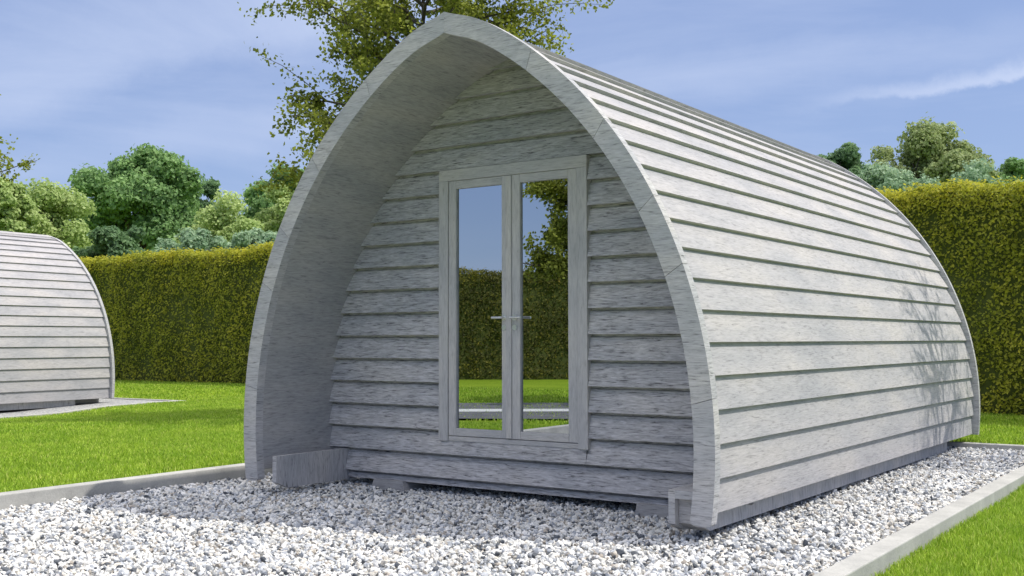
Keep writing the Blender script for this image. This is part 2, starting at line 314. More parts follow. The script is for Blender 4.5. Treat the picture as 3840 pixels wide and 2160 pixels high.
# ---------------------------------------------------------------- the pods
AC, AZ = 1.2637, 0.520          # arc centre offset and height of the pointed arch
PL = 7.0                        # length of the cladding
def arc_pt(R, th, side=1):
    x = R * math.cos(th) - AC; z = AZ + R * math.sin(th)
    z -= 0.045 * math.exp(-(x / .22) ** 2)
    return side * max(x, 0.0), z
def th_at_z(R, z): return math.asin(max(-1, min(1, (z - AZ) / R)))
def th_apex(R): return math.acos(AC / R)
def half_width(R, z):
    s = (z - AZ) / R
    if abs(s) >= 1: return 0
    return max(0, R * math.sqrt(1 - s * s) - AC)
def curved_band(b, R0, R1, y0, y1, z0, sides=(1, -1), segs=None, n=48, grain='v', gap=0.0, taper=0.0):
    """solid shell between radii R0 (inner) and R1 (outer) from foot height z0 to the apex"""
    for sd_ in sides:
        ta0, ta1 = th_at_z(R0, z0), th_at_z(R1, z0)
        e0, e1 = th_apex(R0), th_apex(R1)
        cuts = segs or [0, 1]
        for k in range(len(cuts) - 1):
            o = (random.uniform(0, 50), random.uniform(0, 50)); g = gap if k > 0 else 0
            m_ = max(3, int(n * (cuts[k+1] - cuts[k])))
            P = []
            for i in range(m_ + 1):
                t = cuts[k] + (cuts[k+1] - cuts[k]) * i / m_
                if i == 0: t += g
                a = arc_pt(R0, ta0 + (e0 - ta0) * t, sd_); c = arc_pt(R1 - taper * t, ta1 + (th_apex(R1 - taper * t) - ta1) * t, sd_)
                P.append((a, c, R1 * (e1 - ta1) * t))
            for i in range(m_):
                (a, c, s0), (a2, c2, s1) = P[i], P[i+1]
                def uvf(x, s): return (x + o[0], s + o[1])
                for y, fl in ((y0, 1), (y1, -1)):
                    q = [(a[0], y, a[1]), (c[0], y, c[1]), (c2[0], y, c2[1]), (a2[0], y, a2[1])]
                    uv = [uvf(p_[0], p_[2]) for p_ in q]
                    if fl * sd_ < 0: q = q[::-1]; uv = uv[::-1]
                    b.poly(q, uv)
                for (p_, r_, fl) in ((c, c2, 1), (a, a2, -1)):
                    q = [(p_[0], y0, p_[1]), (p_[0], y1, p_[1]), (r_[0], y1, r_[1]), (r_[0], y0, r_[1])]
                    uv = [(y0 + o[0], s0 + o[1]), (y1 + o[0], s0 + o[1]), (y1 + o[0], s1 + o[1]), (y0 + o[0], s1 + o[1])]
                    if fl * sd_ < 0: q = q[::-1]; uv = uv[::-1]
                    b.poly(q, uv)
            for (a, c, s0), fl in ((P[0], 1), (P[-1], -1)):
                q = [(a[0], y0, a[1]), (a[0], y1, a[1]), (c[0], y1, c[1]), (c[0], y0, c[1])]
                b.poly(q if fl * sd_ > 0 else q[::-1], [(y0 + o[0], o[1]), (y1 + o[0], o[1]), (y1 + o[0], .12 + o[1]), (y0 + o[0], .12 + o[1])])
R_IN, R_TRIM, R_BRD = 3.22, 3.358, 3.334
BRD_Z = [.02, .086, .277, .471, .663, .856, 1.049, 1.242, 1.436, 1.631, 1.822, 2.014, 2.206, 2.401, 2.592, 2.786, 2.978, 3.171, 3.362, 3.50]
GY = 0.893
def build_pod():
    root = empty('camping_pod')
    # curved lapped cladding
    for sd_ in (1, -1):
        b = MB(); dth = 0.2115 / R_BRD; th = th_at_z(R_BRD, .133); e = th_apex(R_BRD)
        while th < e - .004:
            t1 = min(th + dth, e)
            if e - t1 < .015: t1 = e
            o = (random.uniform(0, 60), random.uniform(0, 60))
            lo = arc_pt(R_BRD, th, sd_); loi = arc_pt(R_BRD - .046, th, sd_)
            ns = 14
            prev = None
            y0, y1 = .078, PL
            jit = random.uniform(-.0015, .0015)
            hi = arc_pt(R_BRD - .030, min(t1 + .004, e), sd_)
            w = dth * R_BRD
            midp = arc_pt(R_BRD - .014 + jit, (th + t1) / 2, sd_)
            pr = [(loi, -.03), (lo, 0), (midp, w / 2), (hi, w)]
            ys = np.linspace(y0, y1, ns)
            for k in range(ns - 1):
                for (p_, u0), (r_, u1) in zip(pr[:-1], pr[1:]):
                    q = [(p_[0], ys[k], p_[1]), (p_[0], ys[k+1], p_[1]), (r_[0], ys[k+1], r_[1]), (r_[0], ys[k], r_[1])]
                    uv = [(ys[k] + o[0], u0 + o[1]), (ys[k+1] + o[0], u0 + o[1]), (ys[k+1] + o[0], u1 + o[1]), (ys[k] + o[0], u1 + o[1])]
                    if sd_ < 0: q = q[::-1]; uv = uv[::-1]
                    b.poly(q, uv)
            th = t1
        b.build('side_cladding', M['cladding'], root)
    # roof shell behind the boards and porch lining
    b = MB(); curved_band(b, R_IN + .001, R_BRD - .052, .051, PL - .001, .15, n=40)
    b.build('porch_lining', M['lining'], root, merge=True)
    # pointed front and rear trims, jointed from curved pieces
    b = MB(); curved_band(b, R_IN - .004, R_TRIM, 0, .078, .088, segs=[0, .17, .365, .475, .62, .80, 1], gap=.0008, n=72)
    # rounded foot of each trim leg
    for s in (1, -1):
        xi = half_width(R_IN - .004, .088); xo = half_width(R_TRIM, .088)
        prof = [(s * xi, .088)] + [(s * (xi + (xo - xi) * (.5 - .5 * math.cos(t))), .088 - .030 * math.sin(t) ** .7) for t in np.linspace(.3, 2.85, 7)] + [(s * xo, .088)]
        b.prism(prof, .0005, .0775, grain='x')
    b.build('front_trim', M['trim'], root, merge=False)
    b = MB(); curved_band(b, R_IN + .02, R_TRIM + .032, PL, PL + .06, .125, segs=[0, .3, .62, 1], n=64, taper=.055)
    b.build('rear_trim', M['trim'], root)
    # gable wall of lapped boards, door opening left free
    b = MB()
    def wx(z): return half_width(R_IN + .04, z)
    for k in range(len(BRD_Z) - 1):
        z0, z1 = BRD_Z[k], BRD_Z[k+1]
        o = (random.uniform(0, 60), random.uniform(0, 60))
        spans = None
        if z1 <= .40 or z0 >= 2.58: spans = [(None, None)]
        else: spans = [(None, -.705), (.672, None)]
        yb = GY - .046 if k > 0 else GY - .012; yt = GY + .004
        zz = [z0, z0 + (z1 - z0) * .5, z1 - .024, z1 - .020, z1 + .012]; yy = [yb, (yb + yt) / 2, yt - .004, yt + .016, yt + .018]
        if k == 2: spans = [(None, -.705), (.672, None), (-.705, .672)]
        for a, c in spans:
            zl = list(zz); yl = list(yy)
            if k == 2 and a is not None and c is not None: zl = [z0, .34, .40]; yl = [yb, yb + .008, yb + .016]
            for i in range(len(zl) - 1):
                A, B = zl[i], zl[i+1]
                lo0 = -wx(A) if a is None else a; lo1 = -wx(B) if a is None else a
                hi0 = wx(A) if c is None else c; hi1 = wx(B) if c is None else c
                if k <= 1: lo0 = max(lo0, -1.76 if k == 0 else -1.97); lo1 = max(lo1, -1.76 if k == 0 else -1.97); hi0 = min(hi0, 1.76 if k == 0 else 1.97); hi1 = min(hi1, 1.76 if k == 0 else 1.97)
                q = [(lo0, yl[i], A), (hi0, yl[i], A), (hi1, yl[i+1], B), (lo1, yl[i+1], B)]
                b.poly(q, [(p_[0] + o[0], p_[2] + o[1]) for p_ in q])
                if i == 0:
                    q = [(lo0, yl[0] + .056, A + .006), (hi0, yl[0] + .056, A + .006), (hi0, yl[0], A), (lo0, yl[0], A)]
                    b.poly(q, [(p_[0] + o[0], p_[1] + o[1]) for p_ in q])
            # saw-cut board ends at the door opening
            if a is not None and c is None: q = [(a, yy[0], zz[0]), (a, GY + .03, zz[0]), (a, GY + .03, zz[2]), (a, yy[2], zz[2])]; b.poly(q)
            if c is not None and a is None: q = [(c, yy[0], zz[0]), (c, yy[2], zz[2]), (c, GY + .03, zz[2]), (c, GY + .03, zz[0])]; b.poly(q)
    b.build('gable_wall', M['gable'], root)
    # floor, back wall
    b = MB(); b.box(-1.74, 1.74, .93, PL - .02, .03, .12, 'y'); b.build('floor_deck', M['frame'], root)
    b = MB()
    pr = [arc_pt(R_IN + .02, th_at_z(R_IN + .02, .12) + (th_apex(R_IN + .02) - th_at_z(R_IN + .02, .12)) * t, 1) for t in np.linspace(0, 1, 24)]
    pr = pr + [(-x, z) for x, z in pr[::-1][1:]]
    b.prism(pr, PL - .05, PL - .004, grain='x'); b.build('back_wall', M['gable'], root)
    # skids under the long sides: bevelled bearer with a framed end
    for s in (1, -1):
        b = MB()
        def sledge(xa, xb, ya_, z1):
            xa, xb = sorted((xa, xb)); pr = [(ya_, .055), (ya_ + .13, .0), (6.25, .0), (6.25, z1), (ya_, z1)]; o = (random.uniform(0, 40), random.uniform(0, 40))
            for x, r in ((xa, -1), (xb, 1)): q = [(x, y, z) for y, z in pr][::r]; b.poly(q, [(p_[2] + o[0], p_[1] + o[1]) for p_ in q])
            for i in range(5):
                A, B = pr[i], pr[(i + 1) % 5]; q = [(xa, A[0], A[1]), (xa, B[0], B[1]), (xb, B[0], B[1]), (xb, A[0], A[1])]; b.poly(q, [(p_[0] + o[0], p_[2] + p_[1] + o[1]) for p_ in q])
        sledge(s * 1.755, s * 1.80, .045, .264)
        if s > 0:
            sledge(1.8005, 1.948, .10, .21)
            b.box(1.8005, 1.955, .046, 6.2, .2105, .263, 'x')
        else: sledge(-1.8005, -1.948, .9, .262)
        b.build('skid', M['trim'], root)
    for s in (1, -1):
        b = MB(); pr = [(s*1.08, -.075), (s*1.46, -.075), (s*1.42, .026), (s*1.10, .026)]
        b.prism(pr if s > 0 else pr[::-1], .84, 6.2, grain='y'); b.build('runner', M['lining'], root)
    # door surround
    b = MB(); y0, y1 = GY - .050, GY + .05
    b.box(-.722, -.628, y0, y1, .385, 2.497, 'z'); b.box(.606, .692, y0, y1, .385, 2.497, 'z')
    b.box(-.722, .692, y0 + .001, y1, 2.4975, 2.590, 'x'); b.box(-.6275, .6055, y0 + .012, y1, .387, .425, 'x')
    b.build('door_surround', M['frame'], root, bevel=.003)
    # two glazed leaves
    for s, (x0, x1, g0, g1) in ((-1, (-.624, -.014, -.550, -.094)), (1, (-.008, .602, .080, .520))):
        b = MB(); ya, yb = GY - .042, GY + .02
        z0, z1, gz0, gz1 = .43, 2.495, .490, 2.430
        b.box(x0, g0, ya, yb, z0, z1, 'z'); b.box(g1, x1, ya, yb, z0, z1, 'z')
        b.box(g0 + .0005, g1 - .0005, ya + .001, yb, z0, gz0, 'x'); b.box(g0 + .0005, g1 - .0005, ya + .001, yb, gz1, z1, 'x')
        if s > 0: b.box(-.046, .004, ya - .012, ya - .0005, z0 + .004, z1 - .004, 'z')     # cover strip on the meeting stile
        door = b.build('door', M['frame'], root, bevel=.003)
        g = MB(); q = [(g0 - .01, GY - .020, gz0 - .01), (g1 + .01, GY - .020, gz0 - .01), (g1 + .01, GY - .020, gz1 + .01), (g0 - .01, GY - .020, gz1 + .01)]
        g.poly(q); q2 = [(x, y + .008, z) for x, y, z in q][::-1]; g.poly(q2)
        g.build('glass_pane', M['glass'], door)
        h = MB(); hx = -.070 if s < 0 else .030
        yh = ya - (.0 if s < 0 else .0)
        d = -1 if s < 0 else 1
        def cyl(cx, cy, cz, r, ax, L_, n=14):
            ring = []
            for t in (0, 1):
                pts = []
                for k in range(n):
                    c_, s_ = math.cos(2*math.pi*k/n) * r, math.sin(2*math.pi*k/n) * r
                    pts.append((cx + L_ * t, cy + c_, cz + s_) if ax == 'x' else (cx + c_, cy + L_ * t, cz + s_))
                ring.append(pts)
            for k in range(n): h.poly([ring[0][k], ring[0][(k+1) % n], ring[1][(k+1) % n], ring[1][k]])
            h.poly(ring[0][::-1]); h.poly(ring[1])
        cyl(hx, yh - .006, 1.375, .024, 'y', .008); cyl(hx, yh - .045, 1.375, .010, 'y', .045)
        cyl(hx - .012 if d > 0 else hx + .012, yh - .048, 1.375, .010, 'x', d * .10)
        h.build('handle', M['metal'], door, smooth=False, merge=True)
        h = MB(); cyl(hx, yh - .005, 1.298, .022, 'y', .007)
        h.build('lock_plate', M['metal'], door, merge=True)
    b = MB(); b.box(-.70, .67, GY + .055, GY + .07, .3, 2.6); b.build('door_backing', M['dark'], root)
    # ridge board
    b = MB(); zr = AZ + math.sqrt(R_BRD**2 - AC**2) - .045
    b.prism([(-.10, zr - .062), (-.10, zr - .045), (0, zr + .012), (.10, zr - .045), (.10, zr - .062), (0, zr - .01)][::-1], .08, PL - .001); b.build('ridge_board', M['cladding'], root)
    return root
pod = build_pod()
tag(pod, 'large grey timber pod in the middle with open arched porch and glazed double doors', 'camping pod', 'timber camping pods')
def copy_tree(o, parent=None):
    c = o.copy(); COL.objects.link(c)
    if parent is not None: c.parent = parent; c.matrix_parent_inverse = o.matrix_parent_inverse.copy()
    for ch in o.children: copy_tree(ch, c)
    return c
pod2 = copy_tree(pod)
yaw2 = 0.0686; cx_, sx_ = math.cos(yaw2), math.sin(yaw2)
pod2.rotation_euler = (0, 0, yaw2); pod2.location = (-16.791 + sx_ * PL, 7.482 - cx_ * PL, -.0987)
tag(pod2, 'grey timber pod cut off by the left edge, showing only its rounded side and rear', 'camping pod', 'timber camping pods')
# its pad of gravel and concrete
P2 = Matrix.Translation(pod2.location) @ Matrix.Rotation(yaw2, 4, 'Z')
b = MB()
def pad(name, x0, x1, y0, y1, zt, m_, label=None):
    b = MB(); nn = 10
    for side in range(1):
        ys = np.linspace(y0, y1, nn)
        def W(x, y, dz):
            q = P2 @ Vector((x, y, 0)); return (q.x, q.y, float(zlawn(q.x, q.y)) + dz)
        for k in range(nn - 1):
            xs = np.linspace(x0, x1, 8 if x1 - x0 > 1 else 2)
            for a_, c_ in zip(xs[:-1], xs[1:]): b.poly([W(a_, ys[k], zt), W(c_, ys[k], zt), W(c_, ys[k+1], zt), W(a_, ys[k+1], zt)])
            b.poly([W(x0, ys[k], -.15), W(x0, ys[k], zt), W(x0, ys[k+1], zt), W(x0, ys[k+1], -.15)]); b.poly([W(x1, ys[k], zt), W(x1, ys[k], -.15), W(x1, ys[k+1], -.15), W(x1, ys[k+1], zt)])
        b.poly([W(x0, y0, -.15), W(x1, y0, -.15), W(x1, y0, zt), W(x0, y0, zt)]); b.poly([W(x1, y1, -.15), W(x0, y1, -.15), W(x0, y1, zt), W(x1, y1, zt)])
    return b.build(name, m_, None, merge=True)
tag(pad('gravel_pad', -2.7, 2.95, -1.0, 7.9, .012, M['gravel']), kind='structure')
tag(pad('concrete_edging', 2.952, 3.12, -1.0, 8.05, .03, M['edging']), 'low concrete edging along the right side of the cut-off pod', 'edging')
tag(pad('concrete_edging', -2.7, 2.95, 7.902, 8.05, .028, M['edging']), 'low concrete edging behind the cut-off pod, ending in a corner on the lawn', 'edging')

# ---------------------------------------------------------------- gravel stones
ico = np.array([(0, .5257, .8507), (0, -.5257, .8507), (0, .5257, -.8507), (0, -.5257, -.8507), (.5257, .8507, 0), (-.5257, .8507, 0), (.5257, -.8507, 0), (-.5257, -.8507, 0), (.8507, 0, .5257), (-.8507, 0, .5257), (.8507, 0, -.5257), (-.8507, 0, -.5257)])
icf = np.array([(0, 1, 8), (0, 9, 1), (0, 8, 4), (0, 5, 9), (0, 4, 5), (1, 9, 7), (1, 7, 6), (1, 6, 8), (2, 10, 3), (2, 3, 11), (2, 4, 10), (2, 5, 4), (2, 11, 5), (3, 6, 7), (3, 10, 6), (3, 7, 11), (4, 8, 10), (5, 11, 9), (6, 10, 8), (7, 9, 11)])
def stones(pos, size, name):
    n = len(pos)
    V = ico[None] * (1 + rng.uniform(-.32, .32, (n, 12, 1)))
    V = V * np.stack([rng.uniform(.7, 1.35, n), rng.uniform(.55, 1.0, n), rng.uniform(.40, .75, n)], 1)[:, None, :]
    q = rng.normal(size=(n, 4)); q[:, 1:3] *= .45; q /= np.linalg.norm(q, axis=1)[:, None]
    w, x, y, z = q.T
    Rm = np.stack([1-2*(y*y+z*z), 2*(x*y-z*w), 2*(x*z+y*w), 2*(x*y+z*w), 1-2*(x*x+z*z), 2*(y*z-x*w), 2*(x*z-y*w), 2*(y*z+x*w), 1-2*(x*x+y*y)], 1).reshape(n, 3, 3)
    V = np.einsum('nij,nkj->nki', Rm, V) * size[:, None, None] + pos[:, None, :]
    Fc = (icf[None] + 12 * np.arange(n)[:, None, None]).ravel()
    return np_mesh(name, V.reshape(-1, 3), Fc, 3, [M['stone']], rnd=np.repeat(rng.uniform(0, 1, n), 20))
n = 96000
px = rng.uniform(BX0 + .01, BX1 - .01, n); py = rng.uniform(-4.2, BY1 - .01, n)
keep = ~((np.abs(px) < 1.6) & (py > 1.5))
# thin out where the camera never looks closely
far = (py > 1.0) & (px < -2.0); keep &= ~(far & (rng.uniform(size=n) < .3))
px, py = px[keep], py[keep]; n = len(px)
sz = np.clip(rng.lognormal(math.log(.0150), .30, n), .008, .030)
pz = zgrav(px, py) - .006 + rng.uniform(0, .016, n) + .008 * np.sin(px * 3.1 + 1) * np.sin(py * 2.3)
gr = stones(np.stack([px, py, pz], 1), sz, 'gravel')
tag(gr, 'white, grey and cream marble chippings covering the bed round the pod', kind='stuff')

# ---------------------------------------------------------------- grass
def blades(px, py, h, wd, name=None):
    n = len(px); z = zlawn(px, py); ang = rng.uniform(0, 2*np.pi, n); lean = rng.uniform(.1, .9, n) * h; la = rng.uniform(0, 2*np.pi, n)
    dx, dy = np.cos(ang) * wd / 2, np.sin(ang) * wd / 2
    b0 = np.stack([px - dx, py - dy, z - .01], 1); b1 = np.stack([px + dx, py + dy, z - .01], 1)
    lx, ly = np.cos(la) * lean, np.sin(la) * lean
    m0 = np.stack([px - dx*.8 + lx*.35, py - dy*.8 + ly*.35, z + h*.55], 1); m1 = np.stack([px + dx*.8 + lx*.35, py + dy*.8 + ly*.35, z + h*.55], 1)
    tp = np.stack([px + lx, py + ly, z + h], 1)
    V = np.stack([b0, b1, m1, m0, tp], 1).reshape(-1, 3)
    k = 5 * np.arange(n)[:, None]
    F = np.concatenate([k + [0, 1, 2], k + [0, 2, 3], k + [3, 2, 4]], 1).ravel()
    return V, F, np.repeat(rng.uniform(0, 1, n), 3)
VV, FF, RR, off = [], [], [], 0
def in_bed(x, y): return (x > BX0 - EW + .01) & (x < BX1 + EW - .0) & (y > BY0 - EW) & (y < BY1 + EW - .01)
def in_pad2(x, y):
    dx, dy = x - pod2.location.x, y - pod2.location.y
    u = cx_ * dx + sx_ * dy; v_ = -sx_ * dx + cx_ * dy
    return (u > -2.72) & (u < 3.13) & (v_ > -1.02) & (v_ < 8.06)
for (x0, x1, y0, y1, n, h, wd) in ((3.05, 4.6, -1.2, 5.5, 60000, .042, .0055), (-8.0, -3.0, -4.5, 7.5, 150000, .034, .008), (-13.7, -8.0, -2, 13.2, 110000, .036, .012), (-24, -13, 7.6, 13.5, 30000, .04, .02), (-8, 3.3, 6.8, 12.3, 60000, .04, .012), (3.2, 6.5, 5.0, 12, 20000, .04, .012), (-14, -3, -15, -5, 26000, .04, .02)):
    x = rng.uniform(x0, x1, n); y = rng.uniform(y0, y1, n); k = ~(in_bed(x, y) | in_pad2(x, y)); x, y = x[k], y[k]
    hh = h * rng.uniform(.6, 1.35, len(x))
    V, F, Rr = blades(x, y, hh, wd); VV.append(V); FF.append(F + off); RR.append(Rr); off += len(V)
tag(np_mesh('grass', np.concatenate(VV), np.concatenate(FF), 3, [M['grass']], rnd=np.concatenate(RR)), 'short bright green mown grass around the pods', kind='stuff')

# ---------------------------------------------------------------- leaves
def leaf_cards(pos, nrm, size, rnd, aspect=.55, flop=.5):
    n = len(pos); r = rng.normal(size=(n, 3)); nn = nrm + r * flop; nn /= np.linalg.norm(nn, axis=1)[:, None] + 1e-9
    t = np.cross(nn, rng.normal(size=(n, 3))); t /= np.linalg.norm(t, axis=1)[:, None] + 1e-9
    s = np.cross(nn, t); a = size[:, None]
    V = np.stack([pos - t * a * .5, pos + s * a * aspect * .5 - t * a * .05 + nn * a * .08, pos + t * a * .5, pos - s * a * aspect * .5 - t * a * .05 + nn * a * .08], 1)
    return V.reshape(-1, 3), rnd
def hedge(A, B, h, thick, dens, name, label, size=.055, side=1, zb=-.05, lm=None):
    """clipped hedge from A to B with its face on the line A-B; side=+1 puts the body to the left of A->B"""
    A, B = np.array(A, float), np.array(B, float); d = B - A; Ln = np.linalg.norm(d); d /= Ln; nv = np.array([-d[1], d[0]]) * side
    root = empty(name, (*((A + B) / 2), 0)); rl = np.array([*((A + B) / 2), 0])
    # core
    nu, nv_ = int(Ln / .35) + 2, int(h / .3) + 2
    V = []; F = []
    def bump(u, w): return .06 * np.sin(u * 1.7 + w * .9) + .045 * np.sin(u * 4.1 + 1.3 * w + 2) + .04 * np.sin(w * 3.3 + u) + .03 * np.sin(u * 7.3 - w * 5.1)
    def topz(u): return h + .045 * np.sin(u * 1.3) + .03 * np.sin(u * 3.7 + 1) + .018 * np.sin(u * 9.1)
    us = np.linspace(0, Ln, nu)
    sec = [(-.0, 0.0), (.0, .33), (.0, .66), (.0, .93), (.10, 1.0), (thick - .10, 1.0), (thick, .93), (thick, .5), (thick, 0)]
    for u in us:
        for (dd, w) in sec:
            o_ = .12 + dd + (bump(u, w * h) if dd == 0 else 0) * .6
            if dd == thick: o_ = thick - .12
            P = A + d * u + nv * o_; V.append((P[0] - rl[0], P[1] - rl[1], (topz(u) - .1) * w if w > 0 else zb))
    ns = len(sec); V = np.array(V)
    for i in range(nu - 1):
        for j in range(ns - 1):
            k = i * ns + j; F += [k, k + 1, k + ns + 1, k + ns]
    ends = []
    np_mesh('inner_twigs', V, F, 4, [M['hedge_core']], parent=root)
    # leaves on face, top, back, ends
    P_, N_, R_ = [], [], []
    def add(n, fn, nrm, rl_, rh_):
        u = rng.uniform(0, Ln, n); w = rng.uniform(0, 1, n); pos, nr = fn(u, w); P_.append(pos); N_.append(np.tile(nrm, (n, 1)) if nr is None else nr)
        r0 = rng.beta(2, 2.4, n) * (rh_ - rl_) + rl_
        R_.append(r0)
    depth = lambda n: rng.uniform(-.06, .16, n)
    def face(u, w):
        z = w * topz(u); o_ = bump(u, z) + depth(len(u)); P = A[None] + d[None] * u[:, None] + nv[None] * o_[:, None]
        return np.column_stack([P, z]), None
    add(int(Ln * h * dens), face, np.array([-nv[0], -nv[1], .35]), 0, .9)
    def top(u, w):
        o_ = w * thick; P = A[None] + d[None] * u[:, None] + nv[None] * o_[:, None]
        return np.column_stack([P, topz(u) + rng.uniform(-.10, .05, len(u)) + .02 * np.sin(u * 9)]), None
    add(int(Ln * thick * dens * .8), top, np.array([0, 0, 1.0]), .25, .95)
    def edge(u, w):      # the rounded shoulder; sunlit yellow put into leaf colour here and on top
        z = topz(u) - w * .35; o_ = rng.uniform(-.08, .2, len(u)); P = A[None] + d[None] * u[:, None] + nv[None] * o_[:, None]
        return np.column_stack([P, z]), None
    add(int(Ln * .35 * dens * .9), edge, np.array([-nv[0] * .5, -nv[1] * .5, .8]), .3, 1.0)
    def back(u, w):
        P = A[None] + d[None] * u[:, None] + nv[None] * (thick + depth(len(u)) - .1)[:, None]; return np.column_stack([P, w * topz(u)]), None
    add(int(Ln * h * dens * .12), back, np.array([nv[0], nv[1], .3]), .1, .9)
    def sprig(u, w):
        P = A[None] + d[None] * u[:, None] + nv[None] * (w * thick * .6)[:, None]; return np.column_stack([P, topz(u) + rng.uniform(.02, .12, len(u))]), None
    add(int(Ln * 40), sprig, np.array([0, 0, 1.0]), .5, 1.0)
    for uu in (0, Ln):
        n = int(thick * h * dens * .5); P = A[None] + d[None] * (uu + rng.uniform(-.05, .05, n))[:, None] + nv[None] * rng.uniform(0, thick, n)[:, None]
        P_.append(np.column_stack([P, rng.uniform(0, h, n)])); N_.append(np.tile([d[0] if uu else -d[0], d[1] if uu else -d[1], .3], (n, 1))); R_.append(rng.beta(2, 2.4, n) * .9)
    pos = np.concatenate(P_); pos = pos - rl; nr = np.concatenate(N_); rn = np.concatenate(R_)
    V, rn = leaf_cards(pos, nr, rng.uniform(.7, 1.35, len(pos)) * size, rn)
    np_mesh('foliage', V, np.arange(len(V)), 4, [lm or M['hedge_leaf']], rnd=rn, parent=root)
    return tag(root, label, 'hedge')
hedge((-27.0, 13.1), (-6.0, 13.75), 3.62, 1.4, 620, 'hedge', 'long clipped olive green hedge behind the lawn, left of the large pod', size=.075, zb=-.1)
hedge((-5.98, 13.65), (5.2, 10.35), 3.58, 1.4, 1150, 'hedge', 'tall clipped olive green hedge behind the right end of the large pod', size=.058, zb=-.1)
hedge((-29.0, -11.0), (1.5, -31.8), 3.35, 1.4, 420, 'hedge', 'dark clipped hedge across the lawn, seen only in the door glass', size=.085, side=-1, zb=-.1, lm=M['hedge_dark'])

# ---------------------------------------------------------------- trees
def tube(P, R, nside=6):
    """ring sweep along points"""
    P = np.array(P, float); V = []; F = []
    for i, p_ in enumerate(P):
        t = P[min(i + 1, len(P) - 1)] - P[max(i - 1, 0)]; t /= np.linalg.norm(t) + 1e-9
        a = np.cross(t, [0.3, 0.2, 1.0] if abs(t[2]) < .9 else [1, 0, 0]); a /= np.linalg.norm(a); c = np.cross(t, a)
        for k in range(nside):
            an = 2 * math.pi * k / nside; V.append(p_ + (a * math.cos(an) + c * math.sin(an)) * R[i])
    for i in range(len(P) - 1):
        for k in range(nside):
            F += [i*nside + k, i*nside + (k+1) % nside, (i+1)*nside + (k+1) % nside, (i+1)*nside + k]
    return np.array(V), F
class Tubes:
    def __init__(s): s.V = []; s.F = []; s.n = 0
    def add(s, P, R, ns=6):
        V, F = tube(P, R, ns); s.V.append(V); s.F.append(np.array(F) + s.n); s.n += len(V)
    def build(s, name, mats, parent): return np_mesh(name, np.concatenate(s.V), np.concatenate(s.F), 4, mats, parent=parent, smooth=True)
def wiggle(a, b, k, amp):
    a, b = np.array(a, float), np.array(b, float); t = np.linspace(0, 1, k)[:, None]; P = a + (b - a) * t
    P[1:-1] += rng.normal(0, amp, (k - 2, 3)); P[:, 2] += (np.sin(t[:, 0] * math.pi) * amp * 1.2); return P
def spot(pxx, depth):
    """ground position under a bearing of the view"""
    l = (pxx - 1920) / FPX * depth; v = CAM + CF * depth + CR * l; return v[0], v[1]
def zat(pyy, depth): return 1.2 + depth * (0.0472 + (1080 - pyy) / FPX)
def far_tree(px0, px1, py_top, depth, m_, label, kind='round', leaf=.32, n=9000, name='tree', base=0.8, group=None, gaps=.0):
    n = int(n * 3.2); leaf *= .55
    """crown of many leaf clumps over trunk and limbs, as seen beyond the hedge"""
    cxp = (px0 + px1) / 2; x, y = spot(cxp, depth); W = (px1 - px0) / FPX * depth / 2; H = zat(py_top, depth)
    root = empty(name, (x, y, 0)); tb = Tubes()
    zc = max(base * (H * .35), H - 2.5 * W) if kind != 'bush' else max(.5, H - 1.7 * W); hh = (H - zc) / 2
    tb.add(wiggle((0, 0, -.3), (rng.normal(0, .3), rng.normal(0, .3), H * .8), 6, .15), np.linspace(W * .09, W * .02, 6), 8)
    nb = 60 if kind != 'bush' else 44
    C = []; RR_ = []
    for i in range(nb):
        for _ in range(60):
            u = rng.uniform(-1, 1, 3)
            if kind == 'cone': ok = np.hypot(u[0], u[1]) < (1 - (u[2] + 1) / 2) * .9 + .12
            else: ok = np.linalg.norm(u) < 1 and np.linalg.norm(u) > .2
            if ok: break
        C.append(u * [W * .98, W * .98, hh * .90] + [0, 0, zc + hh]); RR_.append(rng.uniform(.17, .32) * min(W, hh))
    C = np.array(C); RR_ = np.array(RR_)
    for i in range(0, nb, 2):
        z0 = rng.uniform(.25, .6) * H; tb.add(wiggle((0, 0, min(z0, C[i][2] * .8)), C[i], 5, .2), np.linspace(W * .035, .02, 5), 5)
    tb.build('trunk', [M['bark']], root)
    w = RR_ ** 2; ci = rng.choice(nb, n, p=w / w.sum()); v = rng.normal(size=(n, 3)); v /= np.linalg.norm(v, axis=1)[:, None]
    rr = RR_[ci] * (rng.uniform(.5, 1.08, n) + (rng.uniform(size=n) < .18) * rng.exponential(.09, n)) * (1 + .25 * np.sin(v[:, 0] * 5 + ci) * np.sin(v[:, 2] * 6 + ci * 2))
    pos = C[ci] + v * rr[:, None] * [1, 1, .82]
    keep = pos[:, 2] > .3
    tone = rng.uniform(-.25, .25, nb)
    rn = np.clip(.5 + tone[ci] + rng.normal(0, .2, n), 0, 1)
    V, rn = leaf_cards(pos[keep], (v + [0, 0, .3])[keep], rng.uniform(.6, 1.4, keep.sum()) * leaf, rn[keep], aspect=.75, flop=.6)
    np_mesh('crown', V, np.arange(len(V)), 4, [m_], rnd=rn, parent=root)
    return tag(root, label, 'tree' if kind != 'bush' else 'bush', group)
m_dark = leafset('leaves_dark_green', (0.12, 0.23, 0.08), (0.38, 0.58, 0.22))
m_deep = leafset('leaves_deep_green', (0.09, 0.17, 0.08), (0.28, 0.44, 0.20))
m_lime = leafset('leaves_yellow_green', (0.30, 0.42, 0.12), (0.64, 0.74, 0.33))
m_olive = leafset('leaves_olive', (0.22, 0.29, 0.10), (0.50, 0.57, 0.27))
m_sage = leafset('leaves_grey_green', (0.20, 0.33, 0.19), (0.50, 0.64, 0.42))
G1 = 'trees beyond the hedge'
